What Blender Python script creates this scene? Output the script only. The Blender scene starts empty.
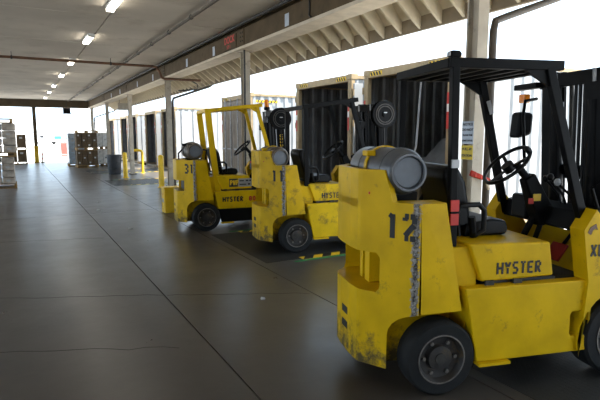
import bpy, bmesh, math, random
from mathutils import Vector, Matrix
random.seed(7)
sc = bpy.context.scene
C = sc.collection
R = math.radians

# ---------------------------------------------------------------- camera
cd = bpy.data.cameras.new('camera'); cam = bpy.data.objects.new('camera', cd); C.objects.link(cam)
cam.location = (0, 0, 1.6); cam.rotation_euler = (R(90 - 7.294), 0, R(-29.31))
cd.sensor_width = 36; cd.lens = 30.0; cd.clip_start = .05; cd.clip_end = 900
sc.camera = cam
# ---------------------------------------------------------------- sky, sun, exposure
w = bpy.data.worlds.new('sky'); sc.world = w; w.use_nodes = True
bg = w.node_tree.nodes['Background']
bg.inputs['Color'].default_value = (.64, .82, 1.0, 1); bg.inputs['Strength'].default_value = 1.0
sl = bpy.data.lights.new('sun', 'SUN'); sl.energy = 5.5; sl.angle = R(3); sl.color = (1, .95, .86)
so = bpy.data.objects.new('sun', sl); C.objects.link(so); so.rotation_euler = (R(24), 0, R(50)); so.location = (0, 0, 30)
sc.view_settings.view_transform = 'Standard'; sc.view_settings.look = 'None'
sc.view_settings.gamma = 1; sc.view_settings.use_curve_mapping = False
sc.view_settings.exposure = 1.95

# ---------------------------------------------------------------- materials
MATS = {}
def mat(name, col, rough=.6, metal=0, var=.15, scale=6, bump=0, bscale=40, dirt=None, dirt_amt=.3, dirt_scale=3, emit=None, estr=0, spec=.5):
    if name in MATS: return MATS[name]
    m = bpy.data.materials.new(name); m.use_nodes = True; nt = m.node_tree; N = nt.nodes; L = nt.links
    p = N['Principled BSDF']; p.inputs['Roughness'].default_value = rough; p.inputs['Metallic'].default_value = metal
    p.inputs['Specular IOR Level'].default_value = spec
    tc = N.new('ShaderNodeTexCoord'); nz = N.new('ShaderNodeTexNoise'); nz.inputs['Scale'].default_value = scale; nz.inputs['Detail'].default_value = 5
    L.new(tc.outputs['Object'], nz.inputs['Vector'])
    rp = N.new('ShaderNodeValToRGB'); rp.color_ramp.elements[0].position = .3; rp.color_ramp.elements[1].position = .7
    rp.color_ramp.elements[0].color = (*[c * (1 - var) for c in col], 1); rp.color_ramp.elements[1].color = (*[min(1, c * (1 + var)) for c in col], 1)
    L.new(nz.outputs['Fac'], rp.inputs['Fac']); out = rp.outputs['Color']
    if dirt:
        n2 = N.new('ShaderNodeTexNoise'); n2.inputs['Scale'].default_value = dirt_scale; n2.inputs['Detail'].default_value = 9; n2.inputs['Roughness'].default_value = .72
        L.new(tc.outputs['Object'], n2.inputs['Vector'])
        r2 = N.new('ShaderNodeValToRGB'); r2.color_ramp.elements[0].position = .62 - .25 * dirt_amt; r2.color_ramp.elements[1].position = .78 - .2 * dirt_amt
        L.new(n2.outputs['Fac'], r2.inputs['Fac'])
        mx = N.new('ShaderNodeMix'); mx.data_type = 'RGBA'; L.new(r2.outputs['Color'], mx.inputs['Factor']); L.new(out, mx.inputs[6]); mx.inputs[7].default_value = (*dirt, 1); out = mx.outputs[2]
    L.new(out, p.inputs['Base Color'])
    if bump:
        nb = N.new('ShaderNodeTexNoise'); nb.inputs['Scale'].default_value = bscale; nb.inputs['Detail'].default_value = 4
        L.new(tc.outputs['Object'], nb.inputs['Vector']); b = N.new('ShaderNodeBump'); b.inputs['Strength'].default_value = bump; b.inputs['Distance'].default_value = .01
        L.new(nb.outputs['Fac'], b.inputs['Height']); L.new(b.outputs['Normal'], p.inputs['Normal'])
    if emit: p.inputs['Emission Color'].default_value = (*emit, 1); p.inputs['Emission Strength'].default_value = estr
    MATS[name] = m; return m

def scuffed_yellow(name, col, corner=True, amt=.25):
    """worn yellow paint: mottled, grimy, with a scraped bare-metal band along the counterweight's corners"""
    m = mat(name, col, .45, 0, .12, 5, .06, 60, spec=.14, dirt=(.055, .045, .03), dirt_amt=amt, dirt_scale=5.5)
    if not corner: return m
    nt = m.node_tree; N = nt.nodes; L = nt.links; p = N['Principled BSDF']
    src = p.inputs['Base Color'].links[0].from_socket
    tc = N.new('ShaderNodeTexCoord'); sx = N.new('ShaderNodeSeparateXYZ'); L.new(tc.outputs['Object'], sx.inputs[0])
    def math_(op, a, b=None):
        n = N.new('ShaderNodeMath'); n.operation = op
        for i, v in enumerate((a, b)):
            if v is None: continue
            if isinstance(v, (int, float)): n.inputs[i].default_value = v
            else: L.new(v, n.inputs[i])
        return n.outputs[0]
    ay = math_('ABSOLUTE', sx.outputs[1]); dx = math_('ADD', sx.outputs[0], .195); dy = math_('SUBTRACT', ay, .545)
    d = math_('SQRT', math_('ADD', math_('MULTIPLY', dx, dx), math_('MULTIPLY', dy, dy)))
    nz = N.new('ShaderNodeTexNoise'); nz.inputs['Scale'].default_value = 46; nz.inputs['Detail'].default_value = 6; nz.inputs['Roughness'].default_value = .7
    L.new(tc.outputs['Object'], nz.inputs['Vector'])
    f = math_('ADD', math_('MULTIPLY', d, -20), math_('MULTIPLY', nz.outputs['Fac'], 1.75))
    r = N.new('ShaderNodeValToRGB'); r.color_ramp.elements[0].position = .32; r.color_ramp.elements[1].position = .48; L.new(f, r.inputs['Fac'])
    met = N.new('ShaderNodeValToRGB'); met.color_ramp.elements[0].color = (.03, .027, .025, 1); met.color_ramp.elements[1].color = (.36, .34, .32, 1)
    met.color_ramp.elements[0].position = .4; met.color_ramp.elements[1].position = .62; L.new(nz.outputs['Fac'], met.inputs['Fac'])
    # grime near the skirt
    zz = N.new('ShaderNodeMapRange'); zz.inputs[1].default_value = .75; zz.inputs[2].default_value = .2; L.new(sx.outputs[2], zz.inputs[0])
    n3 = N.new('ShaderNodeTexNoise'); n3.inputs['Scale'].default_value = 11; n3.inputs['Detail'].default_value = 8; n3.inputs['Roughness'].default_value = .75; L.new(tc.outputs['Object'], n3.inputs['Vector'])
    g = math_('MULTIPLY', n3.outputs['Fac'], zz.outputs[0]); r3 = N.new('ShaderNodeValToRGB'); r3.color_ramp.elements[0].position = .36; r3.color_ramp.elements[1].position = .56; L.new(g, r3.inputs['Fac'])
    m1 = N.new('ShaderNodeMix'); m1.data_type = 'RGBA'; L.new(r3.outputs['Color'], m1.inputs['Factor']); L.new(src, m1.inputs[6]); m1.inputs[7].default_value = (.10, .075, .03, 1)
    m2 = N.new('ShaderNodeMix'); m2.data_type = 'RGBA'; L.new(r.outputs['Color'], m2.inputs['Factor']); L.new(m1.outputs[2], m2.inputs[6]); L.new(met.outputs['Color'], m2.inputs[7])
    L.new(m2.outputs[2], p.inputs['Base Color']); return m

YEL = (.62, .385, .003)
M = dict(
    cw=scuffed_yellow('counterweight_yellow', YEL, True, .12), cw_old=scuffed_yellow('worn_counterweight_yellow', (.56, .345, .004), True, .38),
    yel=scuffed_yellow('body_yellow', YEL, False, .1), yel_old=scuffed_yellow('worn_body_yellow', (.64, .41, .005), False, .42),
    black=mat('black_steel', (.004, .004, .0045), .5, 0, .3, 9, spec=.10), vinyl=mat('black_vinyl', (.005, .005, .0055), .42, 0, .2, 20, .1, 90, spec=.18),
    rubber=mat('tyre_rubber', (.011, .011, .011), .75, 0, .35, 8, .15, 50, dirt=(.03, .026, .022), dirt_amt=.2, spec=.25), rim=mat('rusty_rim', (.035, .03, .027), .55, .3, .4, 14, .1, 40, dirt=(.12, .07, .02), dirt_amt=.3, dirt_scale=9),
    rimedge=mat('worn_rim_edge', (.20, .18, .16), .45, .6, .4, 25), tank=mat('grey_tank_paint', (.12, .127, .14), .38, .5, .2, 9, .04, 50, dirt=(.09, .07, .055), dirt_amt=.2, dirt_scale=4),
    tank_rust=mat('weathered_tank', (.15, .13, .11), .5, .4, .3, 9, .06, 50, dirt=(.08, .045, .02), dirt_amt=.5, dirt_scale=5), tank_end=mat('tank_end_paint', (.14, .155, .18), .55, .2, .15, 10),
    dark=mat('greasy_chassis', (.03, .026, .02), .7, 0, .5, 12, .2, 30), paint_k=mat('stencil_black', (.008, .008, .008), .6), plate=mat('label_silver', (.32, .32, .33), .4, .4),
    white=mat('white_paint', (.75, .75, .73), .5), red=mat('red_paint', (.50, .02, .012), .5), amber=mat('amber_lens', (.8, .22, .01), .2), ink=mat('dark_print', (.02, .02, .025), .6),
    glass=mat('lamp_glass', (.35, .36, .38), .1, .2), steel=mat('galvanised', (.32, .32, .33), .45, .6, .25, 12),
    column=mat('cream_column_paint', (.42, .37, .30), .6, 0, .12, 5, .05, 30, dirt=(.12, .10, .08), dirt_amt=.3, dirt_scale=4, spec=.06),
    beam=mat('beam_brown_paint', (.095, .070, .043), .65, 0, .15, 4, .05, 25, dirt=(.05, .038, .025), dirt_amt=.2, spec=.06), flange=mat('cream_flange', (.55, .48, .38), .6, 0, .12, 5, spec=.06),
    rafter=mat('cream_rafter', (.74, .66, .50), .6, 0, .1, 6), deck=mat('soffit_board', (.62, .54, .40), .7, 0, .12, 6), fascia=mat('brown_fascia', (.22, .165, .10), .7, 0, .15, 5),
    ceil=mat('ceiling_concrete', (.58, .53, .46), .85, 0, .10, .9, .1, 18, dirt=(.46, .41, .35), dirt_amt=.35, dirt_scale=1.3, spec=.06), joint=mat('joint_dark', (.03, .027, .024), .9),
    pipe=mat('pipe_steel', (.075, .06, .045), .7, 0, .2, 9), redpipe=mat('pipe_primer', (.13, .062, .032), .6, 0, .25, 6), cond=mat('black_conduit', (.02, .02, .02), .6),
    kraft=mat('brown_carton', (.105, .066, .032), .8, 0, .15, 4, .05, 30), wrap=mat('wrapped_carton', (.46, .40, .34), .5, 0, .35, 5, .2, 12), wrapb=mat('pale_blue_wrap', (.42, .50, .58), .3, 0, .15, 7, .2, 12),
    wood=mat('pallet_wood', (.36, .215, .075), .75, 0, .2, 9, .1, 30), tape=mat('carton_label', (.50, .50, .50), .5), yb=mat('safety_yellow', (.75, .47, .012), .45, 0, .1, 6, .03, 30, dirt=(.2, .13, .03), dirt_amt=.2),
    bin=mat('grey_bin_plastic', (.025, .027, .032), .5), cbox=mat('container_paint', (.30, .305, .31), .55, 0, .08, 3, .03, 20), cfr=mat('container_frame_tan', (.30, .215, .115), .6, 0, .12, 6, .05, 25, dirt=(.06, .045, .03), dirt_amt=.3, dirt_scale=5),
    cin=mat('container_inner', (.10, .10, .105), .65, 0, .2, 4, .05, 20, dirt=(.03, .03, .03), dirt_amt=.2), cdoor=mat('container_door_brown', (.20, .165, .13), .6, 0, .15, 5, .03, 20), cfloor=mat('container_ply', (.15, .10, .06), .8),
    asphalt=mat('yard_concrete', (.58, .56, .53), .9, 0, .1, .3), tarp=mat('grey_tarp', (.16, .16, .165), .7, 0, .2, 5, .3, 12), leg=mat('bare_timber', (.35, .27, .17), .8), green=mat('green_floor_paint', (.02, .22, .06), .6),
    tube=mat('lit_tube', (1, .95, .85), .4, emit=(1, .93, .8), estr=6), blue=mat('sign_blue', (.03, .16, .42), .5), cream=mat('sign_cream', (.7, .6, .45), .5), signw=mat('notice_pale', (.42, .47, .55), .5), signy=mat('notice_yellow', (.62, .45, .02), .5),
    orange=mat('barrier_orange', (.55, .05, .035), .5), rag=mat('red_rag', (.42, .03, .015), .9, 0, .3, 20), haze=mat('far_wall_pale', (.6, .6, .6), .9), redpedal=mat('red_pedal', (.33, .02, .015), .6))

# floor: worn sealed concrete, glossy in places
def floor_mat():
    m = mat('sealed_concrete', (.066, .061, .055), .4, 0, .12, 1.2); nt = m.node_tree; N = nt.nodes; L = nt.links; p = N['Principled BSDF']
    g = N.new('ShaderNodeNewGeometry')
    for n in [n for n in N if n.type == 'TEX_NOISE']:
        for l in list(n.inputs['Vector'].links): L.remove(l)
        L.new(g.outputs['Position'], n.inputs['Vector']); n.inputs['Scale'].default_value = .55; n.inputs['Detail'].default_value = 8; n.inputs['Roughness'].default_value = .62
    r = [n for n in N if n.type == 'VALTORGB'][0]
    r.color_ramp.elements[0].color = (.062, .053, .045, 1); r.color_ramp.elements[1].color = (.084, .073, .062, 1); r.color_ramp.elements[0].position = .32; r.color_ramp.elements[1].position = .72
    n2 = N.new('ShaderNodeTexNoise'); n2.inputs['Scale'].default_value = 1.7; n2.inputs['Detail'].default_value = 9; n2.inputs['Roughness'].default_value = .7; L.new(g.outputs['Position'], n2.inputs['Vector'])
    mr = N.new('ShaderNodeMapRange'); mr.inputs[1].default_value = .3; mr.inputs[2].default_value = .7; mr.inputs[3].default_value = .27; mr.inputs[4].default_value = .37; L.new(n2.outputs['Fac'], mr.inputs[0]); L.new(mr.outputs[0], p.inputs['Roughness'])
    n3 = N.new('ShaderNodeTexNoise'); n3.inputs['Scale'].default_value = 9; n3.inputs['Detail'].default_value = 6; L.new(g.outputs['Position'], n3.inputs['Vector'])
    b = N.new('ShaderNodeBump'); b.inputs['Strength'].default_value = .06; b.inputs['Distance'].default_value = .02; L.new(n3.outputs['Fac'], b.inputs['Height']); L.new(b.outputs['Normal'], p.inputs['Normal'])
    return m
M['floor'] = floor_mat()
def plate_mat():
    m = mat('tread_plate', (.032, .030, .028), .5, .4, .3, 3); nt = m.node_tree; N = nt.nodes; L = nt.links; p = N['Principled BSDF']
    tc = N.new('ShaderNodeTexCoord'); mp = N.new('ShaderNodeMapping'); mp.inputs['Rotation'].default_value = (0, 0, R(45)); mp.inputs['Scale'].default_value = (34, 34, 34); L.new(tc.outputs['Object'], mp.inputs['Vector'])
    ck = N.new('ShaderNodeTexChecker'); ck.inputs['Scale'].default_value = 1; ck.inputs['Color1'].default_value = (1, 1, 1, 1); ck.inputs['Color2'].default_value = (0, 0, 0, 1); L.new(mp.outputs[0], ck.inputs['Vector'])
    b = N.new('ShaderNodeBump'); b.inputs['Strength'].default_value = .8; b.inputs['Distance'].default_value = .006; L.new(ck.outputs['Fac'], b.inputs['Height']); L.new(b.outputs['Normal'], p.inputs['Normal'])
    return m
M['tread'] = plate_mat()

# ---------------------------------------------------------------- mesh helpers
class MB:
    def __init__(s): s.v = []; s.f = []
    def add(s, v, f):
        o = len(s.v); s.v += [tuple(p) for p in v]; s.f += [tuple(i + o for i in q) for q in f]; return s
    def box(s, x0, x1, y0, y1, z0, z1):
        return s.add([(x, y, z) for x in (x0, x1) for y in (y0, y1) for z in (z0, z1)], [(0, 1, 3, 2), (4, 6, 7, 5), (0, 4, 5, 1), (2, 3, 7, 6), (0, 2, 6, 4), (1, 5, 7, 3)])
    def loft(s, a, b):
        n = len(a)
        return s.add(list(a) + list(b), [tuple(range(n - 1, -1, -1)), tuple(range(n, 2 * n))] + [(i, (i + 1) % n, n + (i + 1) % n, n + i) for i in range(n)])
    def prism_y(s, poly, y0, y1): return s.loft([(x, y1, z) for x, z in poly], [(x, y0, z) for x, z in poly])
    def prism_x(s, poly, x0, x1): return s.loft([(x0, y, z) for y, z in poly], [(x1, y, z) for y, z in poly])
    def prism_z(s, poly, z0, z1): return s.loft([(x, y, z0) for x, y in poly], [(x, y, z1) for x, y in poly])
    def bar(s, p, q, w, h, up=(0, 0, 1)):
        p, q = Vector(p), Vector(q); d = (q - p).normalized(); u = Vector(up)
        if abs(d.dot(u)) > .98: u = Vector((1, 0, 0))
        a = d.cross(u).normalized(); b = a.cross(d).normalized()
        c = [a * sx * w / 2 + b * sz * h / 2 for sx, sz in ((-1, -1), (1, -1), (1, 1), (-1, 1))]
        return s.loft([p + k for k in c], [q + k for k in c])
    def cyl(s, p, q, r, n=16, r2=None):
        p, q = Vector(p), Vector(q); d = (q - p).normalized(); u = Vector((0, 0, 1)) if abs(d.z) < .9 else Vector((1, 0, 0))
        a = d.cross(u).normalized(); b = a.cross(d); r2 = r if r2 is None else r2
        cs = [(math.cos(2 * math.pi * i / n), math.sin(2 * math.pi * i / n)) for i in range(n)]
        return s.loft([p + (a * x + b * y) * r for x, y in cs], [q + (a * x + b * y) * r2 for x, y in cs])
    def tube(s, pts, r, n=8):
        pts = [Vector(p) for p in pts]; rings = []; ref = None
        for i, p in enumerate(pts):
            d = (pts[min(i + 1, len(pts) - 1)] - pts[max(i - 1, 0)]).normalized()
            if ref is None: ref = Vector((0, 0, 1)) if abs(d.z) < .9 else Vector((1, 0, 0))
            a = d.cross(ref); a = a.normalized() if a.length > 1e-4 else Vector((1, 0, 0)); b = a.cross(d).normalized(); ref = b
            rings.append([p + (a * math.cos(2 * math.pi * k / n) + b * math.sin(2 * math.pi * k / n)) * r for k in range(n)])
        v = [q for g in rings for q in g]; f = []
        for i in range(len(rings) - 1):
            for k in range(n): f.append((i * n + k, i * n + (k + 1) % n, (i + 1) * n + (k + 1) % n, (i + 1) * n + k))
        f += [tuple(range(n - 1, -1, -1)), tuple(range((len(rings) - 1) * n, len(rings) * n))]
        return s.add(v, f)
    def lathe(s, prof, o, axis, n=28, ring=False):
        """prof: list of (t along axis, radius)"""
        o = Vector(o); d = Vector(axis).normalized(); u = Vector((0, 0, 1)) if abs(d.z) < .9 else Vector((1, 0, 0)); a = d.cross(u).normalized(); b = a.cross(d)
        v = []; f = []
        for t, r in prof:
            for k in range(n): c = 2 * math.pi * k / n; v.append(o + d * t + (a * math.cos(c) + b * math.sin(c)) * max(r, 1e-4))
        for i in range(len(prof) - 1):
            for k in range(n): f.append((i * n + k, i * n + (k + 1) % n, (i + 1) * n + (k + 1) % n, (i + 1) * n + k))
        if ring: f += [((len(prof) - 1) * n + k, (len(prof) - 1) * n + (k + 1) % n, (k + 1) % n, k) for k in range(n)]
        else: f += [tuple(range(n - 1, -1, -1)), tuple(range((len(prof) - 1) * n, len(prof) * n))]
        return s.add(v, f)
    def mesh(s, name, smooth=None):
        me = bpy.data.meshes.new(name); me.from_pydata(s.v, [], s.f); me.validate()
        bm = bmesh.new(); bm.from_mesh(me); bmesh.ops.recalc_face_normals(bm, faces=bm.faces); bm.to_mesh(me); bm.free()
        if smooth is not None:
            for p in me.polygons: p.use_smooth = True
            me.set_sharp_from_angle(angle=R(smooth))
        return me
    def build(s, name, m, parent=None, smooth=None, bevel=0):
        me = s.mesh(name, 35 if bevel and smooth is None else smooth); me.materials.append(M[m] if isinstance(m, str) else m)
        o = bpy.data.objects.new(name, me); C.objects.link(o); o.parent = parent
        if bevel: add_bevel(o, bevel)
        return o
def add_bevel(o, wd, seg=2):
    b = o.modifiers.new('bevel', 'BEVEL'); b.width = wd; b.segments = seg; b.limit_method = 'ANGLE'; b.angle_limit = R(32); b.harden_normals = True
def B(name, m, parent, *a, bevel=0): return MB().box(*a).build(name, m, parent, bevel=bevel)
def tag(o, label=None, cat=None, group=None, kind=None):
    for k, v in (('label', label), ('category', cat), ('group', group), ('kind', kind)):
        if v: o[k] = v
    return o
def empty(name, loc=(0, 0, 0), rz=0):
    o = bpy.data.objects.new(name, None); C.objects.link(o); o.location = loc; o.rotation_euler = (0, 0, rz); o.empty_display_size = .2; return o
def share(me, name, loc, parent, rz=0):
    o = bpy.data.objects.new(name, me); C.objects.link(o); o.parent = parent; o.location = loc; o.rotation_euler = (0, 0, rz); return o
def boolean(target, cutters, op='DIFFERENCE'):
    par = target.parent; target.parent = None
    for c in cutters:
        b = target.modifiers.new('b', 'BOOLEAN'); b.operation = op; b.object = c; b.solver = 'EXACT'
    dg = bpy.context.evaluated_depsgraph_get(); dg.update()
    me = bpy.data.meshes.new_from_object(target.evaluated_get(dg)); target.modifiers.clear()
    old = target.data; target.data = me; bpy.data.meshes.remove(old)
    for c in cutters: d = c.data; bpy.data.objects.remove(c); bpy.data.meshes.remove(d)
    target.parent = par
    return target
STR = {  # stencil strokes on a 4 x 6 grid
 'H': [(0, 0, 0, 6), (4, 0, 4, 6), (.8, 3, 3.2, 3)], 'Y': [(0, 6, 1.6, 3.6), (4, 6, 2.4, 3.6), (2, 0, 2, 3.1)], 'S': [(4, 5.7, .3, 5.7), (.3, 5.2, .3, 3.6), (.5, 3.1, 3.6, 2.9), (3.7, 2.6, 3.7, .9), (3.6, .3, 0, .3)],
 'T': [(0, 5.7, 1.6, 5.7), (2.4, 5.7, 4, 5.7), (2, 0, 2, 5.3)], 'E': [(.2, 0, .2, 6), (.9, 5.7, 4, 5.7), (.9, 3, 3.4, 3), (.9, .3, 4, .3)], 'R': [(.2, 0, .2, 6), (.9, 5.7, 3.4, 5.7), (3.7, 5.4, 3.7, 3.6), (3.4, 3, .9, 3), (1.8, 2.6, 4, 0)],
 '1': [(2, 0, 2, 6), (1.1, 5, 2, 6)], '2': [(.2, 5.7, 1.6, 5.7), (2.2, 5.7, 3.8, 5.7), (3.7, 5.5, 3.7, 4.0), (3.5, 3.7, .4, .9), (.2, .3, 1.6, .3), (2.2, .3, 4, .3), (.3, 5.4, .3, 4.6)],
 '3': [(.2, 5.7, 3.6, 5.7), (3.7, 5.4, 3.7, 3.5), (1.2, 3, 3.3, 3), (3.7, 2.5, 3.7, .7), (3.6, .3, .2, .3)], 'X': [(.2, 0, 3.8, 6), (.2, 6, 3.8, 0)], 'L': [(.5, 0, .5, 6), (.5, .3, 3.6, .3)],
 '8': [(.3, 5.7, 3.7, 5.7), (.3, .3, 3.7, .3), (.3, 3, 3.7, 3), (.3, .3, .3, 5.7), (3.7, .3, 3.7, 5.7)], '0': [(.5, 5.7, 3.5, 5.7), (.5, .3, 3.5, .3), (.3, .6, .3, 5.4), (3.7, .6, 3.7, 5.4)],
 'P': [(.3, 0, .3, 6), (.3, 5.7, 3.4, 5.7), (3.7, 5.4, 3.7, 3.4), (3.4, 3, .3, 3)], 'W': [(.2, 6, .9, 0), (.9, 0, 2, 4), (2, 4, 3.1, 0), (3.1, 0, 3.8, 6)]}
def letters(name, text, m, parent, o, right, up, h, th=.9, sp=1.5, wide=1.0, only=None):
    """stroke lettering lying on a plane: o = lower left corner, right/up = directions, h = cap height"""
    o, r, u = Vector(o), Vector(right).normalized(), Vector(up).normalized(); n = r.cross(u); k = h / 6; b = MB(); x = 0
    for ch in text:
        for (x0, y0, x1, y1) in STR.get(ch, []):
            p = o + r * (x + x0 * wide) * k + u * y0 * k; q = o + r * (x + x1 * wide) * k + u * y1 * k
            b.bar(p + n * .001, q + n * .001, th * k, .002, n)
        x += (4 * wide + sp + th * .3)
    return b.build(name, m, parent)
def font_text(name, body, m, parent, loc, rot, size, align='CENTER', bold=.0):
    cu = bpy.data.curves.new(name, 'FONT'); cu.body = body; cu.size = size; cu.align_x = align; cu.align_y = 'CENTER'; cu.extrude = .0008; cu.offset = bold
    t = bpy.data.objects.new('t', cu); C.objects.link(t); dg = bpy.context.evaluated_depsgraph_get(); dg.update()
    me = bpy.data.meshes.new_from_object(t.evaluated_get(dg)); bpy.data.objects.remove(t); bpy.data.curves.remove(cu)
    me.materials.clear(); me.materials.append(M[m]); o = bpy.data.objects.new(name, me); C.objects.link(o); o.parent = parent; o.location = loc; o.rotation_euler = rot; return o

# ================================================================ SETTING
CX = 4.15; COLY = [3.62 + 6.05 * k for k in range(-3, 6)]; BACK = 33.9; ZC = 3.75; X0 = -12.0; Y0 = -12.0; XE = 6.1
# floor: base + slabs with open joints
fl = tag(B('floor', 'joint', None, X0, XE, Y0, BACK + .3, -1.25, -.012), kind='structure')
xs = [X0, -8.4, -3.6, 1.2, 2.55, XE]; ys = [Y0, -1.0, 11.1, 23.2, BACK + .3]
for i in range(len(xs) - 1):
    for j in range(len(ys) - 1):
        g = .006; MB().box(xs[i] + g, xs[i + 1] - g, ys[j] + g, ys[j + 1] - g, -.03, 0).build('slab', 'floor', fl)
# hairline cracks and litter scraps belong to the slab surface
cr = MB(); 
for (x0, y0, x1, y1, n) in ((-2.2, 6.6, 1.19, 4.96, 24), (1.21, 4.95, 2.5, 4.28, 12), (-1.6, 4.9, .98, 3.62, 22), (-2.5, 9.4, 1.1, 8.3, 20)):
    p = None
    for k in range(n + 1):
        t = k / n; q = (x0 + (x1 - x0) * t + random.uniform(-.015, .015), y0 + (y1 - y0) * t + random.uniform(-.03, .03), .0005)
        if p: cr.bar(p, q, .006, .001)
        p = q
cr.build('hairline_crack', 'joint', fl)

# ceiling: slab above + separate panels with recessed joints
ce = tag(B('ceiling', 'joint', None, X0, 4.3, Y0, BACK + .3, ZC + .03, ZC + .3), kind='structure')
cw_, cl_ = 2.42, 3.025
px = [4.0 - cw_ * k for k in range(7, -1, -1)]; px[0] = X0
py = [BACK + .2 - cl_ * k for k in range(17)][::-1]
for i in range(len(px) - 1):
    for j in range(len(py) - 1):
        MB().box(px[i] + .012, px[i + 1] - .012, py[j] + .012, py[j + 1] - .012, ZC + random.uniform(-.004, .004), ZC + .04).build('ceiling_panel', 'ceil', ce)
# dock-side beam with flange, splice plates and bolts
bm_ = tag(MB().box(4.0, 4.04, Y0, BACK, 3.36, ZC + .03).box(3.98, 4.0, Y0, BACK, ZC - .05, ZC + .02).build('beam', 'beam'), kind='structure')
MB().box(3.97, 4.36, Y0, BACK, 3.31, 3.36).build('flange', 'flange', bm_)
for y in COLY:
    pl = MB().box(3.985, 4.0, y - .32, y + .32, 3.38, 3.70).build('splice_plate', 'beam', bm_)
    me = MB().cyl((0, 0, 0), (-.014, 0, 0), .017, 6).mesh('bolt'); me.materials.append(M['dark'])
    for dy in (-.26, -.16, .16, .26):
        for z in (3.46, 3.54, 3.62): share(me, 'bolt', (3.986, y + dy, z), pl)
me = MB().box(-.004, 0, -.07, .07, -.10, .10).mesh('notice_card'); me.materials.append(M['signw'])
for y in (5.4, 7.56, 11.1, 13.17, 16.96, 19.4, 23.0, 25.3):
    o = share(me, 'notice_card', (3.998, y, 3.50), bm_)
# the stencilled sign on the beam
sg = B('sign_board', 'beam', bm_, 3.972, 3.984, 9.72, 10.45, 3.39, 3.66)
font_text('red_lettering', 'DOCK', 'red', sg, (3.970, 10.08, 3.575), (R(90), 0, R(-90)), .19, bold=.006)
font_text('red_lettering', '5 P 1', 'red', sg, (3.970, 10.12, 3.44), (R(90), 0, R(-90)), .10, bold=.003)
tag(B('trim_1', 'beam', None, 4.04, 4.3, Y0, BACK, ZC - .02, ZC + .03), kind='structure')
# back wall header and its columns
hd = tag(MB().box(X0, 4.3, BACK, BACK + .25, 3.36, ZC + .03).box(X0, 4.3, BACK - .04, BACK + .3, 3.30, 3.36).build('wall_back', 'beam'), kind='structure')
tag(B('wall_light_block', 'beam', None, X0, 4.3, Y0, Y0 + .25, 0, ZC + .02), kind='structure')  # unseen wall added behind the camera to cut fill light on near-facing sides
# canopy over the dock: boards, tapered rafters, fascia
can = empty('ceiling_canopy'); tag(can, kind='structure')
CY0, CY1 = -9.0, BACK
for k in range(17):
    y0 = CY0 + (CY1 - CY0) * k / 17; y1 = CY0 + (CY1 - CY0) * (k + 1) / 17
    MB().prism_y([(5.50, 3.36), (5.52, 3.42), (4.90, 4.16), (4.3, 4.16), (4.3, 4.10), (4.86, 4.10)], y0 + .004, y1 - .004).build('soffit_board', 'deck', can)
rf = MB().prism_y([(5.46, 3.22), (5.46, 3.40), (4.87, 4.10), (4.3, 4.10), (4.3, 3.62), (4.80, 3.62), (5.0, 3.56)], -.022, .022).mesh('rafter'); rf.materials.append(M['rafter'])
y = CY0 + .2
while y < CY1: share(rf, 'rafter', (0, y, 0), can); y += .435
B('fascia', 'fascia', can, 5.46, 5.52, CY0, CY1, 3.20, 3.43)
MB().box(5.52, 5.62, CY0, CY1, 3.30, 3.32).box(5.60, 5.62, CY0, CY1, 3.30, 3.42).build('gutter', 'beam', can)

# steel columns (H section), with foot plate
def column(x, y, h, label, m='column', wv=.19):
    t = empty('steel_column', (x, y, 0)); tag(t, label, 'column')
    a = wv / 2
    B('flange', m, t, -a, a, -a, -a + .022, .02, h, bevel=.003); B('flange', m, t, -a, a, a - .022, a, .02, h, bevel=.003); B('web', m, t, -.012, .012, -a + .022, a - .022, .02, h)
    fp = B('foot_plate', 'pipe', t, -a - .06, a + .06, -a - .06, a + .06, 0, .02, bevel=.003)
    me = MB().cyl((0, 0, .02), (0, 0, .045), .016, 6).mesh('anchor_bolt'); me.materials.append(M['dark'])
    for sx in (-1, 1):
        for sy in (-1, 1): share(me, 'anchor_bolt', (sx * (a + .035), sy * (a + .035), 0), fp)
    B('cap_plate', m, t, -a - .05, a + .05, -a - .09, a + .09, h, h + .02)
    return t
descr = {3: 'riveted cream steel column with two notices and red rag, behind numbered forklift 12', 4: 'cream steel column below the red lettering on the beam', 5: 'cream steel column where the orange ceiling pipe turns down',
         6: 'cream steel column between yellow hoop barrier and dark bin', 7: 'cream steel column beside the pallet stack of white cartons', 8: 'cream corner column at the far end opening'}
cols = {}
for k, y in enumerate(COLY):
    if k < 3: continue
    cols[k] = column(CX - (.05 if k == 3 else 0), y + (.04 if k == 3 else 0), 3.29, descr[k], wv=.15)
cm = column(.96, BACK + .12, 3.28, 'dark steel post with yellow foot in the far end opening', 'beam')
MB().box(-.115, .115, -.115, .115, .02, 1.0).build('yellow_sleeve', 'yb', cm, bevel=.01)
# downpipes sloping from gutter to column
def downpipe(k, label):
    y = COLY[k]; x = CX + .15
    t = tag(MB().tube([(5.57, y + .0, 3.27), (5.57, y, 3.23), (5.50, y, 3.18), (5.36, y, 3.13), (4.5, y, 2.83), (4.31, y, 2.76), (4.285, y, 2.66), (4.285, y, 1.5), (4.285, y, .025)], .038, 10).build('downpipe', 'pipe', None, smooth=60), label, 'pipe')
for k, l in ((3, 'dark downpipe sloping from gutter onto column behind forklift 12'), (5, 'dark downpipe sloping from gutter onto column beside the yellow bollard'), (8, 'dark downpipe sloping from gutter onto far corner column')): downpipe(k, l)
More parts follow.
